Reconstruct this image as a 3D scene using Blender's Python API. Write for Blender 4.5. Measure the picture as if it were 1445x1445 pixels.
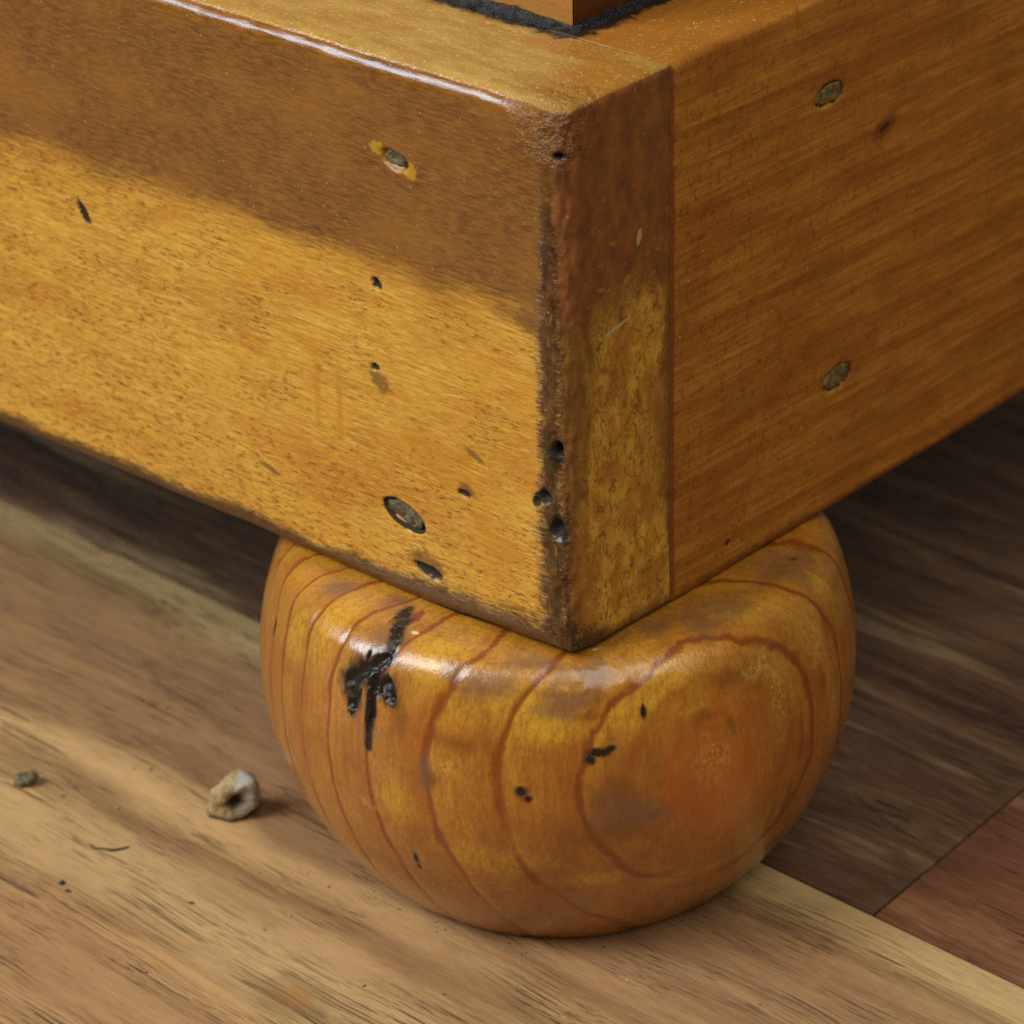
import bpy, bmesh, math, random
import numpy as np
from mathutils import Vector, Matrix

# ------------------------------------------------------------------ camera, world, light
S = 0.001                      # everything below is written in millimetres
H = 54.6                       # height of the plinth's underside above the floor
TZ = H+85.0                    # height of the ledge on top of the plinth
scene = bpy.context.scene
for o in list(bpy.data.objects): bpy.data.objects.remove(o)
col = scene.collection

yaw, pitch, roll, fpx = 0.7295, 0.4814, -0.0225, 5447.1
fwd = Vector((-math.sin(yaw)*math.cos(pitch), math.cos(yaw)*math.cos(pitch), -math.sin(pitch)))
rt = Vector((math.cos(yaw), math.sin(yaw), 0)); up = rt.cross(fwd)
rt, up = rt*math.cos(roll)+up*math.sin(roll), -rt*math.sin(roll)+up*math.cos(roll)
cam = bpy.data.cameras.new("camera"); camo = bpy.data.objects.new("camera", cam); col.objects.link(camo)
m = Matrix((rt, up, -fwd)).transposed().to_4x4(); m.translation = Vector((315.30, -364.95, 276.86+H))*S
camo.matrix_world = m
cam.sensor_width = 36; cam.lens = 36*fpx/1445.0; cam.clip_start = .01; cam.clip_end = 50
cam.dof.use_dof = True; cam.dof.focus_distance = .548; cam.dof.aperture_fstop = 33
scene.camera = camo

world = bpy.data.worlds.new("World"); scene.world = world; world.use_nodes = True
bg = world.node_tree.nodes["Background"]; bg.inputs[0].default_value = (1.0, .93, .84, 1); bg.inputs[1].default_value = .075

def area(name, loc, target, sx, sy, power, color):
    l = bpy.data.lights.new(name, 'AREA'); l.shape = 'RECTANGLE'; l.size = sx; l.size_y = sy
    l.energy = power; l.color = color
    o = bpy.data.objects.new(name, l); col.objects.link(o); o.location = loc
    o.rotation_euler = (Vector(target)-Vector(loc)).to_track_quat('-Z', 'Y').to_euler()
    return o
area("window_light", (-.55, -1.15, 1.35), (-.03, .0, .06), .75, .75, 22, (1.0, .955, .87))
area("far_window", (-1.45, -1.55, 1.15), (-.03, .0, .06), .62, .7, 24, (.66, .83, 1.0))
area("ceiling_bounce", (.95, -.40, 1.60), (.0, .05, .06), 1.3, 1.3, 17, (1.0, .94, .84))

scene.view_settings.view_transform = 'Standard'; scene.view_settings.look = 'None'
scene.view_settings.exposure = 0; scene.view_settings.gamma = 1
scene.cycles.max_bounces = 6; scene.cycles.use_denoising = False

# ------------------------------------------------------------------ node helper
def lin(r, g, b):
    f = lambda c: (c/255/12.92) if c/255 <= .04045 else ((c/255+.055)/1.055)**2.4
    return (f(r), f(g), f(b), 1)

class G:
    def __init__(s, name, spec=.5, gain=(1, 1, 1)):
        s.gain = gain
        s.mat = bpy.data.materials.new(name); s.mat.use_nodes = True
        s.nt = s.mat.node_tree; s.nt.nodes.clear()
        s.b = s.nt.nodes.new('ShaderNodeBsdfPrincipled'); o = s.nt.nodes.new('ShaderNodeOutputMaterial')
        s.nt.links.new(s.b.outputs[0], o.inputs[0]); s.b.inputs['Specular IOR Level'].default_value = spec
        tc = s.nt.nodes.new('ShaderNodeTexCoord')
        s.P = s.vs(tc.outputs['Object'], (1000, 1000, 1000))
        sp = s.nt.nodes.new('ShaderNodeSeparateXYZ'); s.nt.links.new(s.P, sp.inputs[0])
        s.x, s.y, s.z = sp.outputs
    def put(s, sock, v):
        if isinstance(v, bpy.types.NodeSocket): s.nt.links.new(v, sock)
        else: sock.default_value = v
    def vs(s, v, k):
        n = s.nt.nodes.new('ShaderNodeVectorMath'); n.operation = 'MULTIPLY'; s.put(n.inputs[0], v); n.inputs[1].default_value = k; return n.outputs[0]
    def va(s, v, w):
        n = s.nt.nodes.new('ShaderNodeVectorMath'); n.operation = 'ADD'; s.put(n.inputs[0], v); s.put(n.inputs[1], w); return n.outputs[0]
    def m(s, op, a, b=0.0, c=0.0):
        n = s.nt.nodes.new('ShaderNodeMath'); n.operation = op
        for i, v in enumerate((a, b, c)): s.put(n.inputs[i], v)
        return n.outputs[0]
    def mul(s, a, b): return s.m('MULTIPLY', a, b)
    def add(s, a, b): return s.m('ADD', a, b)
    def mad(s, a, k, c): return s.m('MULTIPLY_ADD', a, k, c)
    def ss(s, x, lo, hi, t0=0.0, t1=1.0):
        n = s.nt.nodes.new('ShaderNodeMapRange'); n.interpolation_type = 'SMOOTHSTEP'
        if lo > hi: lo, hi, t0, t1 = hi, lo, t1, t0
        for i, v in enumerate((x, lo, hi, t0, t1)): s.put(n.inputs[i], v)
        return n.outputs[0]
    def noise(s, k, detail=3, rough=.55, dist=0.0, off=(0, 0, 0), P=None):
        n = s.nt.nodes.new('ShaderNodeTexNoise'); v = s.vs(P or s.P, k)
        if any(off): v = s.va(v, off)
        s.nt.links.new(v, n.inputs['Vector']); n.inputs['Scale'].default_value = 1
        n.inputs['Detail'].default_value = detail; n.inputs['Roughness'].default_value = rough; n.inputs['Distortion'].default_value = dist
        return n.outputs['Fac']
    def warp(s, k, amp, P=None):
        n = s.nt.nodes.new('ShaderNodeTexNoise'); s.nt.links.new(s.vs(P or s.P, k), n.inputs['Vector']); n.inputs['Scale'].default_value = 1
        v = s.va(n.outputs['Color'], (-.5, -.5, -.5)); return s.va(P or s.P, s.vs(v, (amp, amp, amp)))
    def edges(s, P, k, off=(0, 0, 0)):
        n = s.nt.nodes.new('ShaderNodeTexVoronoi'); n.feature = 'DISTANCE_TO_EDGE'; n.inputs['Scale'].default_value = 1
        s.nt.links.new(s.va(s.vs(P, k), off), n.inputs['Vector']); return n.outputs['Distance']
    def gunk(s, c):
        """ black wax smeared on the ledge round the cabinet body's foot """
        dx = s.m('MAXIMUM', s.add(s.x, 19.2), 0.0); dy = s.m('MAXIMUM', s.m('SUBTRACT', 24.4, s.y), 0.0)
        d = s.m('SQRT', s.add(s.mul(dx, dx), s.mul(dy, dy)))
        d = s.add(d, s.add(s.mad(s.noise((.5, .5, .5), 5, .7), 5, -2.5), s.ss(s.y, 40, 70, 0, 3)))
        c = s.mix(s.mul(s.ss(d, 5.5, 2.0), .5), c, lin(120, 72, 28))
        return s.mix(s.mul(s.ss(d, 3.9, 2.5), .95), c, lin(24, 24, 26))
    def curl(s, k, off, thr):
        """ short curling hairlines: pieces of a noise field's contour """
        n = s.noise(k, 2, .5, 1.2, off); lnw = s.ss(s.m('ABSOLUTE', s.m('SUBTRACT', n, .5)), .030, .008)
        gate = s.noise((.5, .5, .45), 3, .6, off=(off[1], off[2], off[0]))
        return s.mul(lnw, s.ss(s.m('SUBTRACT', gate, s.m('SUBTRACT', thr, .03)), 0.0, .06))
    def cells(s, P, k):
        n = s.nt.nodes.new('ShaderNodeTexVoronoi'); n.inputs['Scale'].default_value = 1
        s.nt.links.new(s.vs(P, k), n.inputs['Vector']); return n.outputs['Distance']
    def attr(s, name):
        n = s.nt.nodes.new('ShaderNodeAttribute'); n.attribute_name = name; return n.outputs['Fac']
    def mix(s, f, a, b, mode='MIX'):
        n = s.nt.nodes.new('ShaderNodeMix'); n.data_type = 'RGBA'; n.blend_type = mode
        s.put(n.inputs[0], f); s.put(n.inputs[6], a); s.put(n.inputs[7], b); return n.outputs[2]
    def mask(s, name, amp=.5, k=(1.2, 1.2, 1.2), lo=0.0, hi=.25, detail=3):
        """ a mark: the cone-shaped field on the mesh, its rim made ragged by noise """
        return s.ss(s.add(s.attr(name), s.mad(s.noise(k, detail, .6), amp*2, -amp)), lo, hi)
    def bump(s, h, dist, strength=1.0, normal=None):
        n = s.nt.nodes.new('ShaderNodeBump'); n.inputs['Strength'].default_value = strength; n.inputs['Distance'].default_value = dist*S
        s.put(n.inputs['Height'], h)
        if normal is not None: s.nt.links.new(normal, n.inputs['Normal'])
        return n.outputs[0]
    def done(s, colr, rough, normal=None):
        colr = s.mix(1.0, colr, (*s.gain, 1), 'MULTIPLY') if s.gain != (1, 1, 1) else colr
        s.put(s.b.inputs['Base Color'], colr); s.put(s.b.inputs['Roughness'], rough)
        if normal is not None: s.nt.links.new(normal, s.b.inputs['Normal'])
        return s.mat

# ------------------------------------------------------------------ numpy noise and mesh helpers
def vnoise(P, k, seed=0):
    Q = np.asarray(P, float)*k+seed*17.31; i = np.floor(Q).astype(np.int64); f = Q-i; f = f*f*(3-2*f); r = np.zeros(len(Q))
    for dx in (0, 1):
        for dy in (0, 1):
            for dz in (0, 1):
                h = ((i[:, 0]+dx)*73856093 ^ (i[:, 1]+dy)*19349663 ^ (i[:, 2]+dz)*83492791 ^ seed*2654435) & 0x7fffffff
                h = (h*1103515245+12345) & 0x7fffffff; h = ((h >> 13) ^ h)*60493 & 0x7fffffff
                w = (f[:, 0] if dx else 1-f[:, 0])*(f[:, 1] if dy else 1-f[:, 1])*(f[:, 2] if dz else 1-f[:, 2])
                r += w*(h/0x7fffffff)
    return r*2-1
def fbm(P, k, o=3, seed=0): return sum(vnoise(P, k*2**i, seed+i)*.55**i for i in range(o))
def sstep(x, a, b):
    t = np.clip((x-a)/(b-a), 0, 1); return t*t*(3-2*t)

def link(name, me, mat, parent=None, smooth=True):
    if smooth: me.polygons.foreach_set('use_smooth', np.ones(len(me.polygons), bool))
    if mat: me.materials.append(mat)
    o = bpy.data.objects.new(name, me); col.objects.link(o)
    if parent: o.parent = parent
    return o
def tag(o, label=None, cat=None, group=None, kind=None):
    for k, v in (('label', label), ('category', cat), ('group', group), ('kind', kind)):
        if v: o[k] = v
    return o
def set_attr(me, name, v):
    a = me.attributes.new(name, 'FLOAT', 'POINT'); a.data.foreach_set('value', np.asarray(v, np.float32))
def field(d): return np.clip(1-d, -1.5, 1)
def ell(a, b, ca, cb, ra, rb, ang=0):
    """ normalised distance to a turned ellipse in a face's own two axes """
    c, s_ = math.cos(math.radians(ang)), math.sin(math.radians(ang))
    u = (a-ca)*c+(b-cb)*s_; w = -(a-ca)*s_+(b-cb)*c
    return np.sqrt((u/ra)**2+(w/rb)**2)

def board(name, xs, ys, zs, edges, disp, attrs, mat, parent, back, soften=None):
    """ closed board on a fine grid; `edges` are ((axisA, sideA),(axisB, sideB), radius fn) rounded in turn; face `back` is one polygon """
    ax = [np.array(a, float) for a in (xs, ys, zs)]; n = [len(a) for a in ax]; idx = {}; P0 = []; F = []
    def vid(i, j, k):
        key = (i*n[1]+j)*n[2]+k
        if key not in idx: idx[key] = len(P0); P0.append((ax[0][i], ax[1][j], ax[2][k]))
        return idx[key]
    for a in range(3):
        b, c = (a+1) % 3, (a+2) % 3
        for side in (0, 1):
            if (a, side) in back: continue
            g = np.empty((n[b], n[c]), int); ijk = [0, 0, 0]; ijk[a] = (n[a]-1)*side
            for p in range(n[b]):
                ijk[b] = p
                for q in range(n[c]):
                    ijk[c] = q; g[p, q] = vid(*ijk)
            q4 = np.stack([g[:-1, :-1], g[1:, :-1], g[1:, 1:], g[:-1, 1:]], -1).reshape(-1, 4)
            F.append(q4 if side else q4[:, ::-1])
    for (a, side) in back:                          # border loop of the plain face
        b, c = (a+1) % 3, (a+2) % 3; loop = []; ijk = [0, 0, 0]; ijk[a] = (n[a]-1)*side
        path = [(p, 0) for p in range(n[b])]+[(n[b]-1, q) for q in range(1, n[c])]+[(p, n[c]-1) for p in range(n[b]-2, -1, -1)]+[(0, q) for q in range(n[c]-2, 0, -1)]
        for p, q in path:
            ijk[b], ijk[c] = p, q; loop.append(vid(*ijk))
        F.append(loop if side else loop[::-1])
    P0 = np.array(P0); P = P0.copy()
    lim = [(a[0], a[-1]) for a in ax]
    for (a, sa), (b, sb), rf in edges:
        r = np.broadcast_to(rf(P0) if callable(rf) else rf, (len(P0),))
        da = np.abs(P[:, a]-lim[a][sa]); db = np.abs(P[:, b]-lim[b][sb])
        k = (da < r) & (db < r); u = np.maximum(r-da, 0); w = np.maximum(r-db, 0); L = np.maximum(np.hypot(u, w), 1e-9)
        ra = np.where(k, r*u/L, 0); rb = np.where(k, r*w/L, 0)
        sA, sB = (1 if sa else -1), (1 if sb else -1)
        P[:, a] = np.where(k, lim[a][sa]-sA*(r-ra), P[:, a]); P[:, b] = np.where(k, lim[b][sb]-sB*(r-rb), P[:, b])
    faces = []
    for f in F:
        if isinstance(f, list): faces.append(f)
        else: faces += f.tolist()
    if soften:                                      # worn corners: relax the grid round each given point
        q4 = np.array([f for f in faces if len(f) == 4]); E = np.concatenate([q4[:, [0, 1]], q4[:, [1, 2]], q4[:, [2, 3]], q4[:, [3, 0]]])
        W = np.zeros(len(P))
        for cx, cy, cz, r0, r1 in soften: W = np.maximum(W, sstep(np.sqrt((P0[:, 0]-cx)**2+(P0[:, 1]-cy)**2+(P0[:, 2]-cz)**2), r1, r0))
        sel = np.where(W > 0)[0]; E = E[(W[E[:, 0]] > 0)]; cnt = np.maximum(np.bincount(E[:, 0], minlength=len(P)), 1)
        for _ in range(70):
            A = np.stack([np.bincount(E[:, 0], P[E[:, 1], k], minlength=len(P)) for k in range(3)], 1)/cnt[:, None]
            P[sel] += (A[sel]-P[sel])*(W[sel]*.6)[:, None]
    me = bpy.data.meshes.new(name); me.from_pydata((P*S).tolist(), [], faces); me.update()
    N = np.empty(len(P)*3, np.float32); me.vertices.foreach_get('normal', N); N = N.reshape(-1, 3)
    P = P+disp(P0, N)
    me.vertices.foreach_set('co', (P*S).astype(np.float32).ravel()); me.update()
    for k, v in attrs(P0).items(): set_attr(me, k, v)
    return link(name, me, mat, parent)

def axis(fine0, fine1, step, coarse0=None, coarse1=None, cstep=8):
    a = list(np.arange(fine0, fine1+1e-6, (fine1-fine0)/max(1, round((fine1-fine0)/step))))
    if coarse0 is not None: a = list(np.linspace(coarse0, fine0, max(2, round((fine0-coarse0)/cstep)))[:-1])+a
    if coarse1 is not None: a = a+list(np.linspace(fine1, coarse1, max(2, round((coarse1-fine1)/cstep)))[1:])
    return a

# ------------------------------------------------------------------ materials
def pine_front():
    g = G('varnished_pine_front', gain=(.95, 1.10, .86)); end = g.attr('end')
    g1 = g.noise((.07, 2.0, 2.0), 4, .6); g2 = g.noise((.30, 5.5, 5.5), 3, .6); big = g.noise((.03, .06, .06), 2)
    c = g.mix(g.ss(g1, .30, .70), lin(212, 137, 45), lin(236, 174, 76))
    c = g.mix(g.mul(g.ss(g2, .42, .72), .45), c, lin(190, 112, 34))
    c = g.mix(g.mul(g.ss(big, .40, .65), .5), c, lin(216, 140, 36))
    c = g.mix(g.mul(g.ss(g.noise((.035, .09, .09), 4, .65, off=(4, 1, 2)), .45, .66), .55), c, lin(190, 108, 26))
    c = g.mix(g.mul(g.ss(g.noise((.16, 1.1, 1.1), 4, .65, off=(2, 1, 6)), .50, .68), .40), c, lin(170, 98, 30))
    # reddish flecks in clumps, thicker towards the bottom edge and towards the far end
    dens = g.add(g.noise((.09, .14, .14), 3, .6, off=(7, 0, 3)), g.add(g.ss(g.z, H+30, H+3, 0, .20), g.ss(g.x, -50, -100, 0, .10)))
    fl = g.noise((.55, 2.0, 2.0), 5, .72, .4)
    fm = g.mul(g.ss(fl, .51, .62), g.ss(dens, .40, .64))
    c = g.mix(g.mul(fm, .85), c, lin(120, 56, 18))
    c = g.mix(g.mul(g.ss(g.noise((.32, 4.6, 4.6), 4, .68, off=(5, 5, 5)), .50, .66), .65), c, lin(160, 92, 26))
    c = g.mix(g.mul(g.ss(g.noise((.32, 5.0, 5.0), 4, .68, off=(1, 9, 5)), .52, .68), .6), c, lin(246, 196, 104))
    pores = g.mul(g.ss(g.noise((.5, 7, 7), 2, .5, off=(3, 1, 0)), .66, .75), g.ss(g.noise((.2, .5, .5), 2), .45, .6))
    c = g.mix(g.mul(pores, .6), c, lin(105, 52, 18))
    # run-downs of varnish
    c = g.mix(g.mul(g.mask('drip', .8, (.14, .5, .35), -.35, .8, 5), .55), c, lin(198, 116, 16))
    # end grain: paler and greener, crossed by short hairline checks
    e1 = g.noise((.3, .35, .25), 4, .6)
    ec = g.mix(g.ss(e1, .35, .65), lin(190, 122, 40), lin(222, 160, 64))
    ec = g.mix(g.mul(g.ss(g.noise((1.5, 1.5, .9), 4, .7), .50, .72), .4), ec, lin(140, 76, 24))
    ec = g.mix(g.mul(g.ss(g.noise((.12, .16, .12), 4, .7, off=(5, 2, 9)), .46, .70), .7), ec, lin(166, 94, 30))
    for off, k in (((0, 3, 0), (.2, .26, .15)), ((4.3, 1.7, 2.2), (.2, .40, .18)), ((1.3, 8.7, 5.2), (.2, .30, .24))):
        ck = g.curl(k, off, .5)
        ec = g.mix(g.mul(ck, .50), ec, lin(88, 44, 14))
    ec = g.mix(g.mul(g.mask('edge_stain', .8, (.4, .5, .25), -.3, .8, 5), .80), ec, lin(98, 50, 22))
    ec = g.mix(g.mul(g.ss(g.noise((.1, .13, .07), 4, .65, off=(9, 2, 5)), .48, .66), .55), ec, lin(150, 84, 26))
    c = g.mix(end, c, ec)
    # the darker stain left on the upper part
    zz = g.add(g.z, g.add(g.mad(g.noise((.05, .12, .12), 4, .65), 11, -5.5), g.mad(g.noise((.13, 2.6, 2.6), 4, .68), 9.0, -4.5)))
    top = g.attr('top'); band = g.mul(g.ss(zz, H+49.6, H+56.0), g.m('SUBTRACT', 1.0, top))
    dk = g.mix(g.ss(g.noise((.35, 2.2, 2.2), 5, .75), .34, .66), lin(96, 50, 17), lin(150, 88, 36))
    dk = g.mix(g.mul(g.ss(g.noise((.9, 4, 4), 3, .6), .52, .74), .5), dk, lin(92, 50, 20))
    dk = g.mix(g.mul(g.ss(g.noise((.05, .08, .08), 3, .6, off=(3, 3, 3)), .42, .66), .45), dk, lin(162, 98, 38))
    dke = g.mix(g.ss(g.noise((.35, .35, .25), 5, .65), .3, .7), lin(112, 58, 30), lin(146, 80, 36))
    dke = g.mix(g.mul(g.ss(g.noise((.4, .25, .4), 4, .6, off=(2, 8, 1)), .58, .68), g.ss(g.z, H+76, H+58)), dke, lin(172, 104, 40))
    c = g.mix(g.mul(band, .93), c, g.mix(end, dk, dke))
    # ledge on top: paler, dusty
    tc_ = g.mix(g.ss(g.noise((.14, .35, .6), 5, .7), .3, .7), lin(164, 112, 52), lin(188, 142, 78))
    tc_ = g.mix(g.mul(g.mask('warm', .5, (.25, .25, .25), -.1, .7), .75), tc_, lin(168, 98, 30))
    tc_ = g.mix(g.mul(g.ss(g.noise((1.6, 1.6, 1.6), 3, .7), .58, .70), .45), tc_, lin(236, 212, 166))
    tc_ = g.gunk(tc_)
    c = g.mix(top, c, tc_)
    # worn arris and lower edge
    ar = g.ss(g.add(g.attr('arris'), g.add(g.mad(g.noise((.16, 2.6, 1.9), 4, .65), 1.1, -.55), g.mad(g.noise((.20, .20, .15), 4, .68, off=(3, 3, 1)), 2.0, -1.0))), -.10, .60)
    ac = g.mix(g.ss(g.noise((.9, .9, .5), 4, .7), .35, .68), lin(62, 31, 16), lin(112, 66, 35))
    ac = g.mix(g.mul(g.ss(g.noise((.16, .16, .13), 3, .6, off=(1, 5, 2)), .47, .60), .75), ac, lin(34, 25, 13))
    ac = g.mix(g.mul(g.ss(g.noise((1.5, 1.5, 1.1), 4, .7), .62, .72), .5), ac, lin(164, 130, 84))
    ar = g.mul(ar, g.ss(g.add(g.z, g.mad(g.noise((.2, .2, .2), 3), 10, -5)), TZ-7, TZ-20, .25, 1.0))
    c = g.mix(g.mul(ar, .95), c, ac)
    # bare, rubbed places along the arris
    bare = g.mul(g.ss(g.attr('arris'), .05, .5), g.ss(g.noise((.5, .5, .32), 5, .72, off=(7, 2, 2)), .56, .66))
    c = g.mix(g.mul(bare, .6), c, lin(168, 118, 66))
    sc = g.ss(g.add(g.attr('scorch'), g.add(g.mad(g.noise((.5, 2.2, 2.2), 4, .7, off=(2, 2, 7)), 1.5, -.75), g.mad(g.noise((.07, .1, .1), 3, .6, off=(2, 6, 7)), 1.5, -.75))), .0, .6)
    c = g.mix(g.mul(sc, .85), c, lin(50, 25, 11))
    c = g.mix(g.mul(g.mask('brown', .8, (.8, 1.8, 1.8), -.2, .5, 4), .7), c, lin(104, 58, 24))
    c = g.mix(g.mul(g.mask('halo', .8, (.8, .8, .8), .05, .4, 4), .85), c, lin(196, 134, 34))
    c = g.mix(g.mul(g.mask('pale', .35, (1.5, 2, 2), 0, .3), .85), c, lin(190, 160, 112))
    bm = g.mask('black', .55, (.9, 2.6, 2.6), -.18, .22, 4)
    c = g.mix(g.mul(bm, .97), c, lin(17, 13, 8))
    dust = g.ss(g.cells(g.P, (.42, .42, .42)), .10, .05)
    c = g.mix(g.mul(dust, .25), c, lin(214, 200, 170))
    h = g.add(g.mul(g1, .5), g.add(g.mul(g2, .5), g.mul(fl, .3)))
    n1 = g.bump(h, .06, .55)
    cn = g.mul(g.attr('gloss'), g.ss(g.x, -13, -6))
    n2 = g.bump(g.mul(g.add(g.mul(top, .3), cn), g.noise((1.4, 1.4, 1.4), 3, .65)), .85, .85, n1)
    n2 = g.bump(g.mul(ar, g.noise((.7, .7, .55), 3, .6, off=(2, 8, 2))), .5, .8, n2)
    rough = g.m('SUBTRACT', g.add(g.mad(g.noise((.4, .4, .4), 3, .6), .22, .27), g.mul(end, .17)), g.mul(ar, .10))
    rough = g.add(g.m('MAXIMUM', g.m('SUBTRACT', rough, g.mul(g.attr('gloss'), .28)), g.mad(cn, -.06, .17)), g.mul(bm, .45))
    return g.done(c, rough, n2)

def pine_side():
    g = G('varnished_pine_side', gain=(.97, 1.12, .80)); top = g.attr('top')
    # growth bands that run along the board, gently dipping
    v = g.add(g.z, g.add(g.mad(g.noise((.02, .010, .03), 2), 4, -2), g.mul(g.y, .035)))
    b1 = g.m('FRACT', g.mul(v, 1/6.2)); b2 = g.m('FRACT', g.mad(v, 1/3.7, .4))
    fade = g.noise((.05, .03, .16), 3, .6)
    c = g.mix(g.ss(g.noise((.5, .05, 1.3), 5, .7), .32, .68), lin(168, 96, 32), lin(200, 128, 52))
    c = g.mix(g.mul(g.ss(g.noise((.5, .16, 5.0), 3, .6), .50, .72), .35), c, lin(124, 64, 20))
    c = g.mix(g.mul(g.mul(g.ss(b1, .45, .96), g.ss(fade, .35, .6)), .55), c, lin(142, 72, 20))
    c = g.mix(g.mul(g.mul(g.ss(b2, .55, .97), g.ss(fade, .62, .40)), .38), c, lin(146, 78, 24))
    c = g.mix(g.mul(g.ss(g.noise((.06, .05, .09), 3, .6, off=(3, 1, 8)), .48, .66), .45), c, lin(150, 76, 28))
    for off, k in (((0, 0, 0), (.3, .40, .18)), ((2.3, 5.7, 1.2), (.3, .5, .24)), ((8.3, 2.7, 7.2), (.3, .34, .3))):
        ck = g.curl(k, off, g.ss(g.y, 85, 30, .60, .53))
        c = g.mix(g.mul(ck, .42), c, lin(92, 44, 12))
    fl = g.noise((1.3, 1.0, 1.4), 5, .75)
    c = g.mix(g.mul(g.ss(g.noise((.1, .05, .07), 3, .6, off=(1, 1, 2)), .45, .66), .4), c, lin(138, 72, 24))
    c = g.mix(g.mul(g.ss(fl, .50, .70), .40), c, lin(116, 60, 20))
    c = g.mix(g.mul(g.mask('brown', .5, (.6, .5, .7), -.1, .5), .75), c, lin(110, 52, 24))
    c = g.mix(g.mul(g.mask('halo', .9, (.7, .7, .7), .15, .6, 4), .6), c, lin(196, 150, 60))
    c = g.mix(g.mul(g.mask('black', .3, (1.4, 1.4, 2), 0, .3), .9), c, lin(60, 32, 18))
    tc_ = g.mix(g.noise((.5, .12, .5), 4, .65), lin(142, 76, 24), lin(184, 116, 50))
    tc_ = g.mix(g.mul(g.ss(g.noise((1.6, 1.6, 1.6), 3, .7), .58, .70), .5), tc_, lin(232, 200, 140))
    c = g.mix(top, c, g.gunk(tc_))
    dust = g.ss(g.cells(g.P, (.22, .22, .22)), .035, .02)
    c = g.mix(g.mul(dust, .8), c, lin(228, 220, 205))
    n = g.bump(g.add(g.noise((.7, .25, 3.0), 3, .6), g.mul(fl, .4)), .05, .5)
    return g.done(c, g.mad(g.noise((.3, .3, .3), 3, .6), .2, .30), n)

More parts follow.
